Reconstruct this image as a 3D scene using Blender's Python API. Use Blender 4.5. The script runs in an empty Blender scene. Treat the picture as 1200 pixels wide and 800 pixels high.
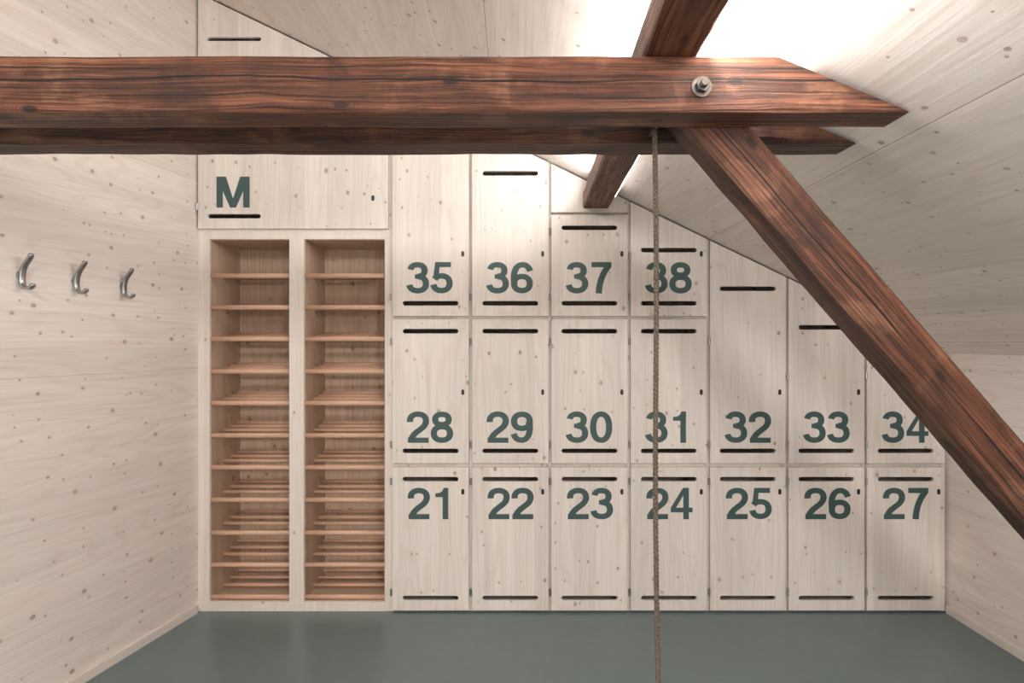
import bpy, math, random
from mathutils import Vector, noise
random.seed(3)
scene = bpy.context.scene
CAMZ = 1.58
D = 4.0
def WX(px, d=D): return (px-600.0)*d/800.0
def WZ(py, d=D): return CAMZ+(400.0-py)*d/800.0
def ceilZ(x): return 2.7355-0.4825*x
def ceilPY(px): return 0.4825*(px-250.0)
def wallLX(d): return -2.576+0.184*d
XR = 2.54

# ------------------------------------------------------------------ materials
class NT:
    def __init__(s, name):
        s.m = bpy.data.materials.new(name); s.m.use_nodes = True
        s.t = s.m.node_tree; s.n = s.t.nodes; s.l = s.t.links
        s.b = s.n['Principled BSDF']
    def node(s, typ, **kw):
        x = s.n.new(typ)
        for k, v in kw.items(): setattr(x, k, v)
        return x
    def inp(s, sock, v):
        if isinstance(v, bpy.types.NodeSocket): s.l.new(v, sock)
        else: sock.default_value = v
    def math(s, op, a, b=None, c=None, clamp=False):
        x = s.node('ShaderNodeMath', operation=op, use_clamp=clamp)
        s.inp(x.inputs[0], a)
        if b is not None: s.inp(x.inputs[1], b)
        if c is not None: s.inp(x.inputs[2], c)
        return x.outputs[0]
    def mix(s, f, a, b, mode='MIX'):
        x = s.node('ShaderNodeMix', data_type='RGBA', blend_type=mode)
        s.inp(x.inputs[0], f); s.inp(x.inputs[6], a); s.inp(x.inputs[7], b)
        return x.outputs[2]
    def rng(s, v, a, b, c=0.0, d=1.0):
        x = s.node('ShaderNodeMapRange', clamp=True)
        s.inp(x.inputs[0], v)
        for i, q in enumerate((a, b, c, d)): x.inputs[i+1].default_value = q
        return x.outputs[0]
    def uv(s, rand=True):
        u = s.node('ShaderNodeUVMap'); u.uv_map = 'UVMap'
        if not rand:
            return u.outputs[0]
        o = s.node('ShaderNodeObjectInfo')
        r = s.math('MULTIPLY', o.outputs['Random'], 37.0)
        v = s.node('ShaderNodeVectorMath', operation='ADD')
        s.l.new(u.outputs[0], v.inputs[0]); s.l.new(r, v.inputs[1])
        return v.outputs[0]
    def scl(s, vec, x, y, loc=(0, 0, 0)):
        m = s.node('ShaderNodeMapping'); s.l.new(vec, m.inputs[0])
        m.inputs[1].default_value = loc
        m.inputs[3].default_value = (x, y, 1)
        return m.outputs[0]
    def noise(s, vec, scale, detail=4, rough=.55, dist=0.0):
        x = s.node('ShaderNodeTexNoise', noise_dimensions='2D'); s.l.new(vec, x.inputs['Vector'])
        x.inputs['Scale'].default_value = scale; x.inputs['Detail'].default_value = detail
        x.inputs['Roughness'].default_value = rough; x.inputs['Distortion'].default_value = dist
        return x.outputs[0]

def C(r, g, b): return (r, g, b, 1.0)
def srgb(r, g, b):
    f = lambda c: (c/255/12.92) if c/255 <= .04045 else ((c/255+.055)/1.055)**2.4
    return (f(r), f(g), f(b), 1.0)

def wood_pale(name, base, dark, knotcol, knot_scale=6.0, board=.14, panel=None, knot_amt=1.0, grain_amt=.5, seam_amt=.4):
    t = NT(name)
    uv = t.uv()
    g1 = t.noise(t.scl(uv, 1.6, 85), 1.0, 4, .6, .3)
    g2 = t.noise(t.scl(uv, .5, 9), 1.0, 3, .5, .8)
    # annual-ring bands
    w = t.math('SINE', t.math('MULTIPLY', t.noise(t.scl(uv, .55, 5.0), 1.0, 1, .4), 75.0))
    w = t.rng(w, .2, 1.0)
    f = t.math('ADD', t.math('MULTIPLY', t.rng(g1, .4, .7), .65), t.math('MULTIPLY', w, .4))
    f = t.math('MULTIPLY', f, grain_amt)
    col = t.mix(f, base, dark)
    # tone per glued board
    sep = t.node('ShaderNodeSeparateXYZ'); t.l.new(uv, sep.inputs[0])
    bi = t.math('FLOOR', t.math('DIVIDE', sep.outputs[1], board))
    wn = t.node('ShaderNodeTexWhiteNoise', noise_dimensions='1D'); t.l.new(bi, wn.inputs['W'])
    tone = t.rng(wn.outputs[0], 0, 1, .93, 1.04)
    tone = t.math('MULTIPLY', tone, t.rng(g2, .3, .7, .96, 1.03))
    cc = t.node('ShaderNodeCombineXYZ')
    for i in range(3): t.l.new(tone, cc.inputs[i])
    col = t.mix(1.0, col, cc.outputs[0], 'MULTIPLY')
    # knots
    bump_in = g1
    for (sc, off, pres, rad) in ((knot_scale, 0.0, .60, .070), (knot_scale*1.9, 7.3, .30, .075)):
        v = t.node('ShaderNodeTexVoronoi', voronoi_dimensions='2D', feature='F1')
        t.l.new(t.scl(uv, .75, 1.0, (off, off, 0)), v.inputs['Vector']); v.inputs['Scale'].default_value = sc
        s2 = t.node('ShaderNodeSeparateColor'); t.l.new(v.outputs['Color'], s2.inputs[0])
        pr = t.math('LESS_THAN', s2.outputs[0], pres*knot_amt)
        r = t.rng(s2.outputs[1], 0, 1, rad*.35, rad)
        q = t.math('DIVIDE', v.outputs['Distance'], r)
        k = t.math('MULTIPLY', t.rng(q, 1.1, .85, 0, 1), pr)
        halo = t.math('MULTIPLY', t.rng(q, 2.6, .8, 0, .25), pr)
        col = t.mix(halo, col, dark)
        kk = t.mix(s2.outputs[2], knotcol, tuple(.6*a+.4*b for a, b in zip(knotcol, dark)))
        col = t.mix(t.math('MULTIPLY', k, .8), col, kk)
    if panel:
        pv = t.node('ShaderNodeUVMap'); pv.uv_map = 'UVMap'
        sp = t.node('ShaderNodeSeparateXYZ'); t.l.new(pv.outputs[0], sp.inputs[0])
        per, off = panel
        a = t.math('ABSOLUTE', t.math('SUBTRACT', t.math('FRACT', t.math('DIVIDE', t.math('ADD', sp.outputs[1], 20*per-off), per)), .5))
        seam = t.math('LESS_THAN', t.math('MULTIPLY', t.math('SUBTRACT', .5, a), per), .0013)
        col = t.mix(t.math('MULTIPLY', seam, seam_amt), col, C(.12, .09, .07))
    t.l.new(col, t.b.inputs['Base Color'])
    t.b.inputs['Roughness'].default_value = .5
    t.b.inputs['Specular IOR Level'].default_value = .3
    bp = t.node('ShaderNodeBump'); bp.inputs['Strength'].default_value = .12; bp.inputs['Distance'].default_value = .004
    t.l.new(bump_in, bp.inputs['Height']); t.l.new(bp.outputs[0], t.b.inputs['Normal'])
    return t.m

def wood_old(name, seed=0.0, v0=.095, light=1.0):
    t = NT(name)
    uv = t.uv(False)
    uvs = t.scl(uv, 1, 1, (seed*3.1, seed*1.7, 0))
    g = t.noise(t.scl(uvs, 2.2, 150), 1.0, 5, .7, .3)
    gm = t.noise(t.scl(uvs, 1.0, 38), 1.0, 4, .6, .4)
    g2 = t.noise(t.scl(uvs, .8, 10), 1.0, 4, .6, .6)
    blot = t.noise(uvs, 4.0, 6, .65, .4)
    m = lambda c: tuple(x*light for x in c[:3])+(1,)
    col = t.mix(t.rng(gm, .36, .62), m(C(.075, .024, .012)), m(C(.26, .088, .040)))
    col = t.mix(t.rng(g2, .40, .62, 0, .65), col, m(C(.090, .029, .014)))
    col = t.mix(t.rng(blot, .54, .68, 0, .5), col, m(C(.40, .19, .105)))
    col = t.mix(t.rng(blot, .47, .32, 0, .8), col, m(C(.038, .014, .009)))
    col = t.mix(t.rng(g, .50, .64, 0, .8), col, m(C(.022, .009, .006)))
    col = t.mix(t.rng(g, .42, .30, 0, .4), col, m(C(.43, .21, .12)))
    w = t.math('SINE', t.math('MULTIPLY', t.noise(t.scl(uvs, .30, 6.0), 1.0, 1, .4), 110.0))
    col = t.mix(t.rng(w, .3, 1, 0, .4), col, m(C(.038, .013, .008)))
    sep = t.node('ShaderNodeSeparateXYZ'); t.l.new(uvs, sep.inputs[0])
    sepr = t.node('ShaderNodeSeparateXYZ'); t.l.new(uv, sepr.inputs[0])
    cr_all = None
    for (vv, s, amp, wd, th) in ((v0, .8, .06, .0030, .25), (v0-.05, 1.6, .05, .0016, .42), (v0+.04, 1.2, .05, .0014, .42), (v0+.15, 1.1, .08, .0025, .4), (v0+.3, 1.2, .09, .0025, .4), (v0+.42, 1.1, .07, .0025, .4)):
        n = t.node('ShaderNodeTexNoise', noise_dimensions='1D'); t.l.new(t.math('ADD', sep.outputs[0], vv*31+seed), n.inputs['W'])
        n.inputs['Scale'].default_value = s; n.inputs['Detail'].default_value = 5; n.inputs['Roughness'].default_value = .45
        n2 = t.node('ShaderNodeTexNoise', noise_dimensions='1D'); t.l.new(t.math('ADD', sep.outputs[0], vv*77+seed+9), n2.inputs['W'])
        n2.inputs['Scale'].default_value = 1.4; n2.inputs['Detail'].default_value = 2
        c = t.math('ADD', t.math('MULTIPLY', t.math('SUBTRACT', n.outputs[0], .5), amp), vv)
        dd = t.math('ABSOLUTE', t.math('SUBTRACT', sepr.outputs[1], c))
        wdn = t.math('MULTIPLY', t.rng(n2.outputs[0], th, th+.2), wd)
        cr = t.math('LESS_THAN', dd, wdn)
        cr_all = cr if cr_all is None else t.math('MAXIMUM', cr_all, cr)
    # knots
    v = t.node('ShaderNodeTexVoronoi', voronoi_dimensions='2D'); t.l.new(t.scl(uvs, .7, 1.2), v.inputs['Vector']); v.inputs['Scale'].default_value = 5
    s2 = t.node('ShaderNodeSeparateColor'); t.l.new(v.outputs['Color'], s2.inputs[0])
    kp = t.math('LESS_THAN', s2.outputs[0], .5)
    kr = t.math('SINE', t.math('MULTIPLY', v.outputs['Distance'], 160.0))
    kr = t.math('MULTIPLY', t.math('MULTIPLY', t.rng(kr, 0, 1), t.rng(v.outputs['Distance'], .2, .1)), kp)
    col = t.mix(t.math('MULTIPLY', kr, .7), col, C(.025, .009, .006))
    k = t.math('MULTIPLY', t.rng(v.outputs['Distance'], .085, .06), kp)
    col = t.mix(t.math('MULTIPLY', k, .9), col, C(.018, .008, .005))
    col = t.mix(cr_all, col, C(.006, .003, .002))
    t.l.new(col, t.b.inputs['Base Color'])
    t.l.new(t.rng(g, .3, .7, .42, .7), t.b.inputs['Roughness'])
    bp = t.node('ShaderNodeBump'); bp.inputs['Strength'].default_value = .7; bp.inputs['Distance'].default_value = .006
    h = t.math('SUBTRACT', t.math('SUBTRACT', t.math('MULTIPLY', blot, .7), g), t.math('MULTIPLY', cr_all, 1.5))
    t.l.new(h, bp.inputs['Height']); t.l.new(bp.outputs[0], t.b.inputs['Normal'])
    return t.m

def simple(name, col, rough=.5, metal=0.0, nscale=30, var=.15, bump=0.0):
    t = NT(name)
    tc = t.node('ShaderNodeTexCoord')
    n = t.node('ShaderNodeTexNoise'); t.l.new(tc.outputs['Object'], n.inputs['Vector'])
    n.inputs['Scale'].default_value = nscale; n.inputs['Detail'].default_value = 4; n.inputs['Roughness'].default_value = .6
    n = n.outputs[0]
    c = t.mix(t.rng(n, .3, .7), tuple(x*(1-var) for x in col[:3])+(1,), tuple(min(1, x*(1+var)) for x in col[:3])+(1,))
    t.l.new(c, t.b.inputs['Base Color'])
    t.b.inputs['Roughness'].default_value = rough; t.b.inputs['Metallic'].default_value = metal
    if bump:
        bp = t.node('ShaderNodeBump'); bp.inputs['Strength'].default_value = bump; bp.inputs['Distance'].default_value = .003
        t.l.new(n, bp.inputs['Height']); t.l.new(bp.outputs[0], t.b.inputs['Normal'])
    return t.m

PB, PD, PK = C(.84, .765, .71), C(.69, .565, .485), C(.34, .25, .22)
M_wall = wood_pale('whitewashed_spruce_wall', PB, PD, PK, 6.0, .16, (1.25, 1.425), 1.2, .55, .3)
M_ceil = wood_pale('whitewashed_spruce_ceiling', PB, PD, PK, 7.0, .16, (1.25, 1.15), .9, .6, .7)
M_door = wood_pale('whitewashed_spruce_door', C(.84, .78, .725), PD, PK, 6.5, .13, None, .8, .5)
M_frame = wood_pale('whitewashed_spruce_frame', C(.84, .775, .715), PD, PK, 5.0, .3, None, .4, .4)
M_raw = wood_pale('spruce_interior', C(.66, .50, .38), C(.46, .30, .20), C(.20, .11, .07), 6.0, .15, None, .9, .7)
M_rod = wood_pale('beech_rod', C(.76, .49, .35), C(.58, .33, .22), C(.3, .16, .1), 3.0, .5, None, 0.0, .5)
M_num = simple('grey_green_lettering', srgb(62, 87, 86), .55, 0, 60, .04)
M_floor = simple('grey_green_linoleum', srgb(106, 122, 123), .36, 0, 14, .05, .03)
M_steel = simple('brushed_steel', C(.38, .39, .40), .32, 1.0, 80, .1)
M_dsteel = simple('dark_bolt_steel', C(.11, .10, .09), .45, .9, 60, .3, .2)
M_black = simple('black_plastic', C(.012, .012, .012), .4, 0, 30, .1)
M_rope = simple('hemp_rope', C(.125, .095, .070), .9, 0, 160, .7, .5)
M_tieA = wood_old('old_timber_tie', 0.0, .088, 1.0)
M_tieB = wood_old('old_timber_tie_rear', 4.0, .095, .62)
M_brace = wood_old('old_timber_brace', 9.0, .07, .80)
M_purl = wood_old('old_timber_purlin', 14.0, .07, 1.05)

# ------------------------------------------------------------------ helpers
def box_uv(me, grain):
    uvl = me.uv_layers.new(name='UVMap') if 'UVMap' not in me.uv_layers else me.uv_layers['UVMap']
    for p in me.polygons:
        n = p.normal; a = max(range(3), key=lambda i: abs(n[i]))
        if a != grain:
            ui = grain; vi = 3-a-grain
        else:
            ui, vi = [i for i in range(3) if i != a]
        for li in p.loop_indices:
            co = me.vertices[me.loops[li].vertex_index].co
            uvl.data[li].uv = (co[ui], co[vi])

def mk(name, verts, faces, mat, grain=2, parent=None, bevel=0.0, smooth=False, uv=True):
    me = bpy.data.meshes.new(name); me.from_pydata([tuple(v) for v in verts], [], faces); me.update()
    import bmesh
    bm = bmesh.new(); bm.from_mesh(me); bmesh.ops.recalc_face_normals(bm, faces=bm.faces); bm.to_mesh(me); bm.free()
    if uv: box_uv(me, grain)
    ms = mat if isinstance(mat, list) else [mat]
    for m in ms: me.materials.append(m)
    o = bpy.data.objects.new(name, me); scene.collection.objects.link(o)
    if smooth: me.polygons.foreach_set('use_smooth', [True]*len(me.polygons))
    if bevel:
        b = o.modifiers.new('bevel', 'BEVEL'); b.width = bevel; b.segments = 2; b.limit_method = 'ANGLE'
    if parent: o.parent = parent
    return o

class MB:
    def __init__(s): s.v = []; s.f = []
    def hexa(s, p):  # 8 pts: bottom 4 ccw, top 4 ccw
        b = len(s.v); s.v += p
        for q in ((0, 3, 2, 1), (4, 5, 6, 7), (0, 1, 5, 4), (1, 2, 6, 5), (2, 3, 7, 6), (3, 0, 4, 7)):
            s.f.append(tuple(b+i for i in q))
    def box(s, x0, x1, y0, y1, z0, z1):
        s.hexa([(x0, y0, z0), (x1, y0, z0), (x1, y1, z0), (x0, y1, z0), (x0, y0, z1), (x1, y0, z1), (x1, y1, z1), (x0, y1, z1)])
    def boxs(s, x0, x1, y0, y1, z0, zf):  # top follows zf(x)
        s.hexa([(x0, y0, z0), (x1, y0, z0), (x1, y1, z0), (x0, y1, z0), (x0, y0, zf(x0)), (x1, y0, zf(x1)), (x1, y1, zf(x1)), (x0, y1, zf(x0))])
    def cyl(s, p0, p1, r, n=12, r1=None):
        p0 = Vector(p0); p1 = Vector(p1); ax = (p1-p0).normalized(); r1 = r if r1 is None else r1
        a = ax.orthogonal().normalized(); c = ax.cross(a); b = len(s.v)
        for i in range(n):
            t = 2*math.pi*i/n; dd = a*math.cos(t)+c*math.sin(t)
            s.v.append(tuple(p0+dd*r)); s.v.append(tuple(p1+dd*r1))
        for i in range(n):
            j = (i+1) % n; s.f.append((b+2*i, b+2*j, b+2*j+1, b+2*i+1))
        s.f.append(tuple(b+2*i for i in range(n))[::-1]); s.f.append(tuple(b+2*i+1 for i in range(n)))
    def obj(s, name, mat, grain=2, parent=None, bevel=0.0, smooth=False): return mk(name, s.v, s.f, mat, grain, parent, bevel, smooth)

def empty(name, loc=(0, 0, 0)):
    e = bpy.data.objects.new(name, None); scene.collection.objects.link(e); e.empty_display_size = .1
    e.location = loc
    return e

# ------------------------------------------------------------------ room shell
YB, YF = 4.47, -2.0
b = MB(); b.box(-3.1, XR+.12, YF-.1, YB+.1, -.12, 0); b.obj('floor', M_floor)
b = MB()
xa, xb, th = -3.1, XR+.12, .12
b.hexa([(xa, YF-.1, ceilZ(xa)), (xb, YF-.1, ceilZ(xb)), (xb, YB+.1, ceilZ(xb)), (xa, YB+.1, ceilZ(xa)),
        (xa, YF-.1, ceilZ(xa)+th), (xb, YF-.1, ceilZ(xb)+th), (xb, YB+.1, ceilZ(xb)+th), (xa, YB+.1, ceilZ(xa)+th)])
b.obj('ceiling', M_ceil, 1)
# left wall (splayed)
fp = [(wallLX(YF), YF), (-1.84, 4.0), (-1.84, YB), (-3.08, YB), (-3.08, YF)]
v = [(x, y, 0) for x, y in fp]+[(x, y, ceilZ(x)) for x, y in fp]
n = len(fp)
mk('wall_left', v, [tuple(range(n))[::-1], tuple(range(n, 2*n))]+[(i, (i+1) % n, (i+1) % n+n, i+n) for i in range(n)], M_wall, 1)
b = MB(); b.boxs(XR, XR+.1, YF, YB, 0, ceilZ); b.obj('wall_right', M_wall, 1)
b = MB(); b.boxs(-1.84, XR, YB, YB+.1, 0, ceilZ); b.obj('wall_back', M_wall, 0)
b = MB(); b.boxs(-3.08, XR, YF-.1, YF, 0, ceilZ); b.obj('wall_front', M_wall, 0)
# skirting
b = MB(); t_ = .012; h_ = .045
b.hexa([(wallLX(YF), YF, 0), (wallLX(YF)+t_, YF, 0), (-1.84+t_, 3.975, 0), (-1.845, 3.975, 0),
        (wallLX(YF), YF, h_), (wallLX(YF)+t_, YF, h_), (-1.84+t_, 3.975, h_), (-1.845, 3.975, h_)])
b.obj('baseboard_left', M_frame, 1)
b = MB(); b.box(XR-.014, XR, YF, 3.975, 0, .045); b.obj('baseboard_right', M_frame, 1)

# ------------------------------------------------------------------ locker cabinet
cab = empty('locker_cabinet', (0, 4.2, 0))
def attach(o, p):
    o.parent = p
    o.matrix_parent_inverse.identity()
    o.location = o.location - p.location
cf = lambda x: ceilZ(x)-.004
YD0, YD1 = 3.978, 4.002   # door front / back
YC0, YC1 = 4.010, YB-.002
b = MB()
cols = [(460.3, 549.7), (553.3, 642.7), (645.8, 735.0), (738.3, 827.5), (831, 919), (922.5, 1010.8), (1014, 1104.2)]
# vertical dividers
b.boxs(WX(451), WX(461.5), 4.004, YC1, 0, cf)
for i in range(6):
    xm = (cols[i][1]+cols[i+1][0])/2
    b.boxs(WX(xm-3), WX(xm+3), YC0, YC1, 0, cf)
b.boxs(WX(1103), XR-.001, YC0-.006, YC1, 0, cf)
# horizontals
def hb(px0, px1, y0, y1, yc=YC0):
    b.box(WX(px0), WX(px1), yc, YC1, WZ(y1), WZ(y0))
for (c0, c1) in cols:
    hb(c0+.5, c1-.5, 541, 548.5)
    hb(c0+.5, c1-.5, 711, 716)
for (c0, c1) in cols[:4]: hb(c0+.5, c1-.5, 369, 376)
hb(646.3, 734.5, 248.5, 254.5)
# over the shoe rack
b.boxs(WX(232)+.001, WX(236.5), YC0, YC1, WZ(268), cf)
hb(232.2, 451, 266, 270.4, 4.003)
hb(236.5, 400, 70, 76)
o = b.obj('carcass', M_frame, 2); attach(o, cab)

def stadium(px, py, w, h):
    pts = []; r = h/2
    for k in range(7):
        a = math.pi/2+math.pi*k/6; pts.append((px-w/2+r+r*math.cos(a), py+r*math.sin(a)))
    for k in range(7):
        a = -math.pi/2+math.pi*k/6; pts.append((px+w/2-r+r*math.cos(a), py+r*math.sin(a)))
    return pts
GAP = 2.0
def door(name, c0, c1, y0, y1, slots, parent=cab):
    f = lambda x: ceilPY(x)+GAP
    yl, yr = f(c0), f(c1)
    top = []
    if yl >= y0: top = [(c0, yl), (c1, yr)]
    elif yr <= y0: top = [(c0, y0), (c1, y0)]
    else:
        xc = 250+(y0-GAP)/.4825; top = [(c0, y0), (xc, y0), (c1, yr)]
    if len(top) == 2 and top[1][1] >= y1:   # triangle
        xc = 250+(y1-GAP)/.4825; poly = [top[0], (xc, y1), (c0, y1)]
    else: poly = top+[(c1, y1), (c0, y1)]
    cu = bpy.data.curves.new(name, 'CURVE'); cu.dimensions = '2D'; cu.fill_mode = 'BOTH'
    th = (YD1-YD0)/2; bev = .0018
    cu.extrude = th-bev; cu.bevel_depth = bev; cu.bevel_resolution = 1; cu.offset = -bev
    for pts in [poly]+[stadium(*s) for s in slots]:
        sp = cu.splines.new('POLY'); sp.points.add(len(pts)-1); sp.use_cyclic_u = True
        for i, (x, y) in enumerate(pts): sp.points[i].co = (WX(x), WZ(y), 0, 1)
    o = bpy.data.objects.new(name, cu); scene.collection.objects.link(o)
    bpy.context.view_layer.update()
    me = bpy.data.meshes.new_from_object(o.evaluated_get(bpy.context.evaluated_depsgraph_get()))
    bpy.data.objects.remove(o)
    me.name = name
    ym = (YD0+YD1)/2
    for vv in me.vertices:
        x, y, z = vv.co; vv.co = (x, ym-z, y)
    me.update()
    me.materials.clear(); me.materials.append(M_door)
    for p in me.polygons: p.material_index = 0; p.use_smooth = False
    box_uv(me, 2)
    o = bpy.data.objects.new(name, me); scene.collection.objects.link(o)
    attach(o, parent)
    return o
SW, SH = 65, 5.2
for i, (c0, c1) in enumerate(cols):
    cx = (c0+c1)/2
    door('door_%d' % (21+i), c0, c1, 546.5, 713.5, [(cx, 560.5, SW, SH), (cx, 699, SW, SH)])
    if i < 4: door('door_%d' % (28+i), c0, c1, 374.3, 542, [(cx, 388, SW, SH), (cx, 527.5, SW, SH)])
    elif i == 4: door('door_32', c0, c1, 100, 542, [(cx, 338.5, SW, SH), (cx, 527.5, SW, SH)])
    elif i == 5: door('door_33', c0, c1, 100, 542, [(cx, 383.5, SW, SH), (cx, 527.5, SW, SH)])
    else: door('door_34', c0, c1, 100, 542, [(cx, 430, SW, SH), (cx, 527.5, SW, SH)])
for i in range(4):
    c0, c1 = cols[i]; cx = (c0+c1)/2
    topy = [90, 90, 252.8, 90][i]
    sl = [(cx, [160, 204, 267.5, 293.5][i], SW, SH), (cx, 355.5, SW, SH)]
    door('door_%d' % (35+i), c0, c1, topy, 370.5, sl)
door('upper_panel', 645.8, 735.0, 100, 249.5, [])
door('door_M', 234, 455.5, 76, 268.5, [(276, 254, 62, 5)])
door('door_upper', 234, 455.5, -30, 72, [(276, 47.5, 63, 4.5)])

# ---- lettering
def ell(cx, cy, rx, ry, a0, a1, n=22, p=2.25):
    out = []
    for i in range(n+1):
        a = math.radians(a0+(a1-a0)*i/n); c, s = math.cos(a), math.sin(a)
        out.append((cx+rx*math.copysign(abs(c)**(2/p), c), cy+ry*math.copysign(abs(s)**(2/p), s)))
    return out
def bez(p0, p1, p2, p3, n=14):
    return [tuple((1-t)**3*p0[k]+3*(1-t)**2*t*p1[k]+3*(1-t)*t*t*p2[k]+t**3*p3[k] for k in (0, 1)) for t in [i/n for i in range(n+1)]]
S, P = 'S', 'P'
def rect(x0, x1, y0, y1): return (P, [(x0, y0), (x1, y0), (x1, y1), (x0, y1)])
G = {
 '0': [(S, ell(.36, .5, .255, .415, 0, 360, 36))],
 '1': [(P, [(.355, 0), (.535, 0), (.535, 1), (.355, .80)]), (P, [(.12, .705), (.36, .705), (.535, 1), (.385, 1), (.35, .91), (.27, .845), (.12, .825)])],
 '2': [(S, ell(.36, .70, .255, .215, 188, -20)+bez((.60, .625), (.55, .42), (.22, .38), (.135, .08))), rect(.035, .70, 0, .165)],
 '3': [(S, ell(.345, .73, .225, .185, 172, -90)), (S, ell(.35, .31, .265, .225, 90, -172)), rect(.26, .36, .47, .61)],
 '4': [rect(.02, .72, .22, .37), rect(.42, .60, 0, 1), (P, [(.02, .37), (.19, .37), (.425, .77), (.425, 1), (.41, 1)])],
 '5': [rect(.15, .65, .84, 1), (P, [(.145, 1), (.30, 1), (.25, .47), (.08, .47)]), (S, ell(.345, .325, .26, .235, 148, -172))],
 '6': [(S, ell(.365, .315, .25, .225, 0, 360, 32)), (S, ell(.385, .5, .275, .415, 28, 205))],
 '7': [rect(.05, .69, .835, 1), (S, bez((.60, .88), (.42, .66), (.30, .38), (.285, 0)))],
 '8': [(S, ell(.36, .745, .215, .165, 0, 360, 30)), (S, ell(.36, .30, .26, .215, 0, 360, 32))],
 'M': [rect(0, .21, 0, 1), rect(.87, 1.08, 0, 1), (P, [(0, 1), (.31, 1), (.635, 0), (.445, 0)]), (P, [(1.08, 1), (.77, 1), (.445, 0), (.635, 0)])],
}
G['9'] = [(k, [(.73-x, 1-y) for x, y in pts]) for k, pts in G['6']]
def ribbon(pts, w):
    closed = (abs(pts[0][0]-pts[-1][0])+abs(pts[0][1]-pts[-1][1])) < 1e-6
    n = len(pts); L = []; R = []
    for i in range(n):
        a = pts[i-1] if i > 0 else (pts[-2] if closed else pts[0])
        c = pts[i+1] if i < n-1 else (pts[1] if closed else pts[-1])
        tx, ty = c[0]-a[0], c[1]-a[1]; l = math.hypot(tx, ty) or 1
        nx, ny = -ty/l*w/2, tx/l*w/2
        L.append((pts[i][0]+nx*1.1, pts[i][1]+ny*.95)); R.append((pts[i][0]-nx*1.1, pts[i][1]-ny*.95))
    return [[L[i], L[i+1], R[i+1], R[i]] for i in range(n-1)]
def lettering(name, text, px, pybot, hpx, adv=.765, w=.182, parent=cab):
    vs = []; fs = []; k = 0
    for ci, ch in enumerate(text):
        for kind, pts in G[ch]:
            quads = [pts] if kind == P else ribbon(pts, w)
            yy = YD0-.0008-.00004*k; k += 1
            for q in quads:
                b0 = len(vs)
                for (x, y) in q: vs.append((WX(px+(x+ci*adv)*hpx), yy, WZ(pybot-y*hpx)))
                fs.append(tuple(range(b0, b0+len(q))))
    me = bpy.data.meshes.new(name); me.from_pydata(vs, [], fs); me.update()
    me.materials.append(M_num)
    o = bpy.data.objects.new(name, me); scene.collection.objects.link(o); attach(o, parent); return o
for i in range(7):
    x = cols[i][0]+18
    lettering('number_%d' % (21+i), str(21+i), x, 607, 36.5)
    lettering('number_%d' % (28+i), str(28+i), x-1, 518, 36.5)
    if i < 4: lettering('number_%d' % (35+i), str(35+i), x-1, 344, 36.5)
lettering('letter_M', 'M', 255.5, 244, 36, adv=.9, w=.18)

# locks and hinges
lk = MB(); hg = MB()
def lock(px, py):
    x, z = WX(px), WZ(py)
    lk.cyl((x, YD0+.004, z+.008), (x, YD0-.003, z+.008), .0085, 12); lk.cyl((x, YD0+.004, z-.008), (x, YD0-.003, z-.008), .0085, 12)
    lk.box(x-.0085, x+.0085, YD0-.0028, YD0+.004, z-.008, z+.008)
def hinge(px, py):
    x, z = WX(px), WZ(py); hg.cyl((x, YD0-.001, z-.02), (x, YD0-.001, z+.02), .0065, 8)
for i, (c0, c1) in enumerate(cols):
    lock(c1-7, 575); lock(c1-7, 459)
    hinge(c0-1, 563); hinge(c0-1, 692); hinge(c0-1, 520)
    hinge(c0-1, 400 if i < 5 else 440)
    if i < 4: lock(c1-7, 298); hinge(c0-1, 348)
    if i in (2, 3): hinge(c0-1, [0, 0, 272, 300][i])
lock(438, 233); hinge(232.8, 243)
o = lk.obj('locks', M_black); attach(o, cab)
o = hg.obj('hinges', M_steel, smooth=False); attach(o, cab)

# ------------------------------------------------------------------ shoe rack
rack = empty('shoe_rack', (-1.2, 4.2, 0))
b = MB()
zt, zb = WZ(270.6), 0
b.box(WX(232)+.001, WX(245.5), 4.0, YB-.01, 0, zt)
b.box(WX(339), WX(356), 4.0, YB-.01, 0, zt)
b.box(WX(245.5), WX(339), 4.001, YB-.01, WZ(280), zt)
b.box(WX(356), WX(450.9), 4.001, YB-.01, WZ(280), zt)
b.box(WX(245.5), WX(339), 4.001, YB-.01, 0, WZ(705))
b.box(WX(356), WX(450.9), 4.001, YB-.01, 0, WZ(705))
o = b.obj('frame', M_frame, 2); attach(o, rack)
b = MB(); t = .004
for (a, c) in ((245.5, 339), (356, 450.9)):
    z0, z1 = WZ(705), WZ(280)
    b.box(WX(a), WX(a)+t, 4.012, YB-.02, z0, z1); b.box(WX(c)-t, WX(c), 4.012, YB-.02, z0, z1)
    b.box(WX(a)+t, WX(c)-t, YB-.03, YB-.02, z0, z1); b.box(WX(a)+t, WX(c)-t, 4.012, YB-.03, z1-t, z1)
    b.box(WX(a)+t, WX(c)-t, 4.012, YB-.03, z0, z0+t)
o = b.obj('lining', M_raw, 2); attach(o, rack)
b = MB()
levels = [323, 360, 397, 435, 472, 510, 547.5, 585.5, 624, 661.5, 699]
for (a, c) in ((245.5, 339), (356, 450.9)):
    for y in levels:
        z = WZ(y, 4.02)
        for k in range(4):
            yy = 4.022+[0, .17, .275, .38][k]
            b.cyl((WX(a)+t-.001, yy, z+.010*k), (WX(c)-t+.001, yy, z+.010*k), .0145 if k == 0 else .0115, 14)
o = b.obj('rods', M_rod, 0); attach(o, rack)
for p in o.data.polygons: p.use_smooth = len(p.vertices) == 4

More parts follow.
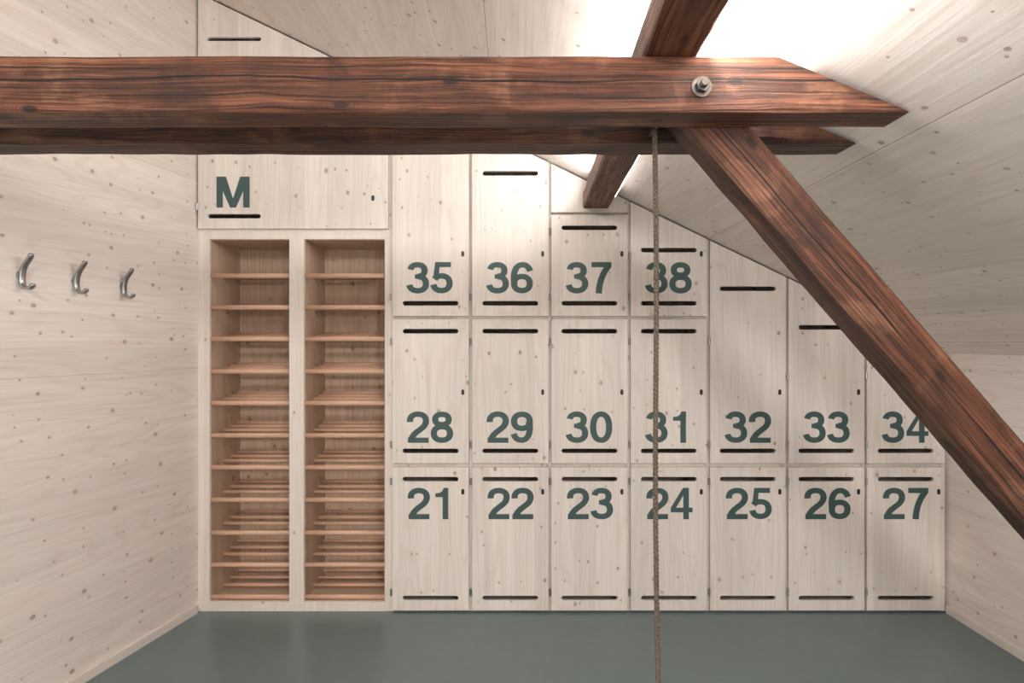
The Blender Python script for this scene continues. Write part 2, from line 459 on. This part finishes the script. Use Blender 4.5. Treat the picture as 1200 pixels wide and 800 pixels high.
# ------------------------------------------------------------------ old timbers
def timber(name, mat, org, axu, axv, axw, hv, hw, u0f, u1f, seed, ch=(.010, .016), segs=.03, wob=.0018):
    """box timber: u along, v (height), w (depth). org = centre line origin. u0f/u1f(v,w)->u limits"""
    org = Vector(org); axu = Vector(axu); axv = Vector(axv); axw = Vector(axw)
    L = u1f(0, 0)-u0f(0, 0); N = int(L/segs)
    vs = []; fs = []
    corners = [(-1, -1), (1, -1), (1, 1), (-1, 1)]  # (v,w) ; w=-1 is front
    for i in range(N+1):
        tt = i/N; ua = tt*L
        for ci, (cv, cw) in enumerate(corners):
            nz = noise.noise(Vector((ua*2.3, ci*5.1+seed, seed)))+.6*noise.noise(Vector((ua*9, ci*3.7, seed+4)))
            nz *= 1.5 if cv < 0 else .6
            c = max(.003, ch[0]+ch[1]*nz)
            for k in (0, 1):
                wv = wob*noise.noise(Vector((ua*3, ci*2+k, seed+9))); ww = wob*noise.noise(Vector((ua*3.3, ci*2+k, seed+19)))
                if ci in (0, 2): first_v = (k == 1)
                else: first_v = (k == 0)
                if first_v: v_, w_ = cv*(hv-c), cw*hw
                else: v_, w_ = cv*hv, cw*(hw-c)
                v_ += wv; w_ += ww
                ul = u0f(v_, w_)+(u1f(v_, w_)-u0f(v_, w_))*tt
                vs.append(tuple(org+axu*ul+axv*v_+axw*w_))
    for i in range(N):
        for k in range(8):
            a = i*8+k; c = i*8+(k+1) % 8
            fs.append((a, c, c+8, a+8))
    fs.append(tuple(range(8))[::-1]); fs.append(tuple(range(N*8, N*8+8)))
    me = bpy.data.meshes.new(name); me.from_pydata(vs, [], fs); me.update()
    uvl = me.uv_layers.new(name='UVMap')
    acc = [-.012, 0, 2*hv-.0, 2*hv+.012, 2*hv+2*hw, 2*hv+2*hw+.012, 4*hv+2*hw, 4*hv+2*hw+.012]
    for p in me.polygons:
        if len(p.vertices) == 4:
            for li in p.loop_indices:
                vi = me.loops[li].vertex_index; k = vi % 8
                vv = acc[k]
                if k == 0 and any((me.loops[x].vertex_index % 8) == 7 for x in p.loop_indices): vv = 4*hv+4*hw
                co = Vector(me.vertices[vi].co)-org
                uvl.data[li].uv = (co.dot(axu), vv)
        else:
            for li in p.loop_indices:
                co = Vector(me.vertices[me.loops[li].vertex_index].co)-org
                uvl.data[li].uv = (co.dot(axv)*.3+seed, co.dot(axw))
    import bmesh
    bm = bmesh.new(); bm.from_mesh(me); bmesh.ops.recalc_face_normals(bm, faces=bm.faces); bm.to_mesh(me); bm.free()
    me.materials.append(mat)
    o = bpy.data.objects.new(name, me); scene.collection.objects.link(o); return o

TB, TT = CAMZ+.623, CAMZ+.775
hv = (TT-TB)/2; zc = (TT+TB)/2
d1, tk = 1.852, .141
cut = lambda v, w: 1.083-(v+hv)/(2*hv)*(1.083-.713)
tieA = timber('tie_beam', M_tieA, (0, d1+tk/2, zc), (1, 0, 0), (0, 0, 1), (0, 1, 0), hv, tk/2, lambda v, w: -2.225+.184*w, cut, 1.0, ch=(.006, .008))
tieB = timber('tie_beam.001', M_tieB, (0, 2.145+tk/2, zc), (1, 0, 0), (0, 0, 1), (0, 1, 0), hv, tk/2, lambda v, w: -2.17+.184*w, cut, 7.0, ch=(.008, .012))
# diagonal brace
axu = Vector((.6549, 0, -.7557)); axv = Vector((.7557, 0, .6549))
oc = Vector((.536, 2.069, CAMZ+.711))
def br0(v, w):  # top: horizontal cut
    z = oc.z+axv.z*v; return (CAMZ+.765-z)/axu.z
def br1(v, w):
    z = oc.z+axv.z*v; uf = (0.002-z)/axu.z
    x = oc.x+axv.x*v; ux = (XR-.016-x)/axu.x
    return min(uf, ux)
timber('diagonal_brace', M_brace, oc, axu, axv, (0, 1, 0), .0705, .0695, br0, br1, 13.0, ch=(.007, .006))
# purlin
ang = math.atan(.027); axp = Vector((math.sin(ang), math.cos(ang), 0)); axs = Vector((math.cos(ang), -math.sin(ang), 0))
PH = .098
purl = timber('purlin_beam', M_purl, (.307+.075, 0, TT+.001+PH/2), axp, (0, 0, 1), axs, PH/2, .075, lambda v, w: YF+.01, lambda v, w: YB-.02, 23.0, ch=(.007, .006))

# bolt
bolt = MB()
bx, bz, by = WX(822, d1), WZ(102, d1), d1
bolt.cyl((bx, by+.004, bz), (bx, by-.004, bz), .028, 28)
bolt.cyl((bx, by-.004, bz), (bx, by-.022, bz), .019, 6)
bolt.cyl((bx, by-.022, bz), (bx, by-.040, bz), .0095, 16)
for k in range(5): bolt.cyl((bx, by-.024-.003*k, bz), (bx, by-.0255-.003*k, bz), .0108, 16)
o = bolt.obj('bolt_with_nut', M_dsteel, bevel=.001); o.parent = tieA

# ------------------------------------------------------------------ rope
rope = empty('hanging_rope', (.432, 2.069, 0))
RX0, RY0 = .432, 2.069
ztop, zbot = CAMZ+.645, .03
cu = bpy.data.curves.new('strands', 'CURVE'); cu.dimensions = '3D'; cu.bevel_depth = .0043; cu.bevel_resolution = 2
turns = (ztop-zbot)/.04; npt = int(turns*10)
for s in range(3):
    sp = cu.splines.new('POLY'); sp.points.add(npt)
    for i in range(npt+1):
        t = i/npt; a = 2*math.pi*(turns*t+s/3); z = ztop+(zbot-ztop)*t
        cx = RX0+.012*t+.003*math.sin(t*9)
        sp.points[i].co = (cx-RX0+.0043*math.cos(a), .0043*math.sin(a), z, 1)
o = bpy.data.objects.new('strands', cu); scene.collection.objects.link(o); cu.materials.append(M_rope); o.parent = rope
b = MB()
b.cyl((RX0, 1.99, ztop), (RX0, 2.15, ztop), .006, 12)
o = b.obj('steel_pin', M_dsteel); attach(o, rope)
b = MB()
for k in range(6): b.cyl((RX0+.0117, RY0, .035+.008*k), (RX0+.0117, RY0, .042+.008*k), .0105, 14)
o = b.obj('end_whipping', M_rope); attach(o, rope)

# ------------------------------------------------------------------ coat hooks
def coat_hook(idx, d, zc):
    X = wallLX(d); e = empty('coat_hook' if idx == 0 else 'coat_hook.%03d' % idx, (X, d, zc))
    al = math.atan2(.184, 1.0)
    nrm = Vector((math.cos(al), -math.sin(al), 0)); tan = Vector((math.sin(al), math.cos(al), 0)); up = Vector((0, 0, 1))
    prof = bez((.058, .080), (.056, .055), (.026, .045), (.016, .008), 12)+bez((.016, .008), (.008, -.030), (.010, -.062), (.034, -.064), 10)[1:]+bez((.034, -.064), (.052, -.067), (.064, -.060), (.066, -.046), 7)[1:]
    vs = []; fs = []; n = len(prof)
    for i, (a, z) in enumerate(prof):
        p = prof[max(0, i-1)]; q = prof[min(n-1, i+1)]
        tx, tz = q[0]-p[0], q[1]-p[1]; l = math.hypot(tx, tz); nx, nz = -tz/l, tx/l
        t = i/(n-1)
        hw = .0145*(1-.2*abs(2*t-1)); ht = .0072
        if i in (0, n-1): hw *= .7; ht *= .7
        for k in range(12):
            th = 2*math.pi*k/12
            cs, sn = math.cos(th), math.sin(th)
            w = hw*math.copysign(abs(cs)**.6, cs); h = ht*math.copysign(abs(sn)**.6, sn)
            vs.append(tuple(nrm*(a+nx*h)+up*(z+nz*h)+tan*w))
    for i in range(n-1):
        for k in range(12):
            a = i*12+k; c = i*12+(k+1) % 12; fs.append((a, c, c+12, a+12))
    fs.append(tuple(range(12))); fs.append(tuple(range((n-1)*12, n*12)))
    o = mk('hook', vs, fs, M_steel, smooth=True); o.parent = e
    b = MB()
    b.cyl(tuple(nrm*0.0-up*.01), tuple(nrm*.007-up*.01), .018, 24)
    b.cyl(tuple(nrm*.006-up*.01), tuple(nrm*.014-up*.01), .010, 16)
    b.cyl(tuple(nrm*.0-up*.038), tuple(nrm*.012-up*.038), .007, 12)
    o = b.obj('wall_plate', M_steel, bevel=.001); o.parent = e
for i, px in enumerate((23, 87, 143)):
    d = 2060.8/(747.2-px)
    zc_ = CAMZ+(400-(319.5+i*6.8))*d/800
    coat_hook(i, d, zc_)

# ------------------------------------------------------------------ lamps
def emis(name, col, st):
    m = bpy.data.materials.new(name); m.use_nodes = True
    nt = m.node_tree; nt.nodes.remove(nt.nodes['Principled BSDF'])
    e = nt.nodes.new('ShaderNodeEmission'); e.inputs[0].default_value = col; e.inputs[1].default_value = st
    nt.links.new(e.outputs[0], nt.nodes['Material Output'].inputs[0]); return m
M_led = emis('led_diffuser', (1, .96, .92, 1), 8)
def area(name, loc, target, sx, sy, energy, col, along=(0, 1, 0)):
    l = bpy.data.lights.new(name, 'AREA'); l.shape = 'RECTANGLE'; l.size = sx; l.size_y = sy; l.energy = energy; l.color = col
    o = bpy.data.objects.new(name, l); scene.collection.objects.link(o)
    dirv = Vector(target)-Vector(loc)
    z = -dirv.normalized(); x = Vector(along); x = (x-z*x.dot(z)).normalized(); y = z.cross(x)
    from mathutils import Matrix
    m = Matrix((x, y, z)).transposed().to_4x4(); m.translation = Vector(loc); o.matrix_world = m
    return o
ym = 2.0; L = 3.6
PX = lambda y: .307+.027*y
led = empty('led_strip_light', (PX(ym)+.15, ym, TT+.05))
def strip(name, off, z0, z1, y0, y1, w=.012):
    b = MB()
    b.hexa([(PX(y0)+off, y0, z0), (PX(y0)+off+w, y0, z0), (PX(y1)+off+w, y1, z0), (PX(y1)+off, y1, z0),
            (PX(y0)+off, y0, z1), (PX(y0)+off+w, y0, z1), (PX(y1)+off+w, y1, z1), (PX(y1)+off, y1, z1)])
    o = b.obj(name, M_led, 1); attach(o, led)
strip('profile_right', .154, TT+.030, TT+.042, .2, 3.8)
strip('profile_left', .06, TT+PH+.004, TT+PH+.012, .2, 3.8)
LC = (1.0, .98, .955)
area('led_right', (PX(ym)+.170, ym, TT+.036), (PX(ym)+1.0, ym, TT+.08), L, .015, 48, LC, axp)
area('led_left', (PX(ym)+.055, ym, TT+PH+.014), (PX(ym)-1.0, ym, TT+PH+.35), L, .015, 32, LC, axp)
def ceiling_fill(nm, x, y, w, l, e):  # unseen fill light behind the camera, added to brighten the beam fronts
    z = ceilZ(x)-.10
    em = empty(nm, (x, y, z))
    b = MB(); b.box(x-w/2, x+w/2, y-l/2, y+l/2, z+.004, ceilZ(x+w/2)-.002); o = b.obj('fill_housing', M_steel, 1); attach(o, em)
    b = MB(); b.box(x-w/2+.01, x+w/2-.01, y-l/2+.01, y+l/2-.01, z, z+.004); o = b.obj('fill_diffuser', M_led, 1); attach(o, em)
    area('fill_light', (x, y, z-.01), (x, y+.7, z-1.2), l, w, e, (1.0, .975, .95))
ceiling_fill('ceiling_fill', -.9, -.9, .5, 1.2, 180)
ceiling_fill('ceiling_fill.001', .9, -.9, .5, 1.2, 120)

w = bpy.data.worlds.new('world'); scene.world = w; w.use_nodes = True
w.node_tree.nodes['Background'].inputs[0].default_value = (.6, .65, .7, 1); w.node_tree.nodes['Background'].inputs[1].default_value = .3

cam = bpy.data.cameras.new('camera'); cam.lens = 24; cam.sensor_width = 36; cam.clip_start = .05
co = bpy.data.objects.new('camera', cam); scene.collection.objects.link(co)
co.location = (0, 0, CAMZ); co.rotation_euler = (math.pi/2, 0, 0); scene.camera = co
scene.view_settings.view_transform = 'Standard'
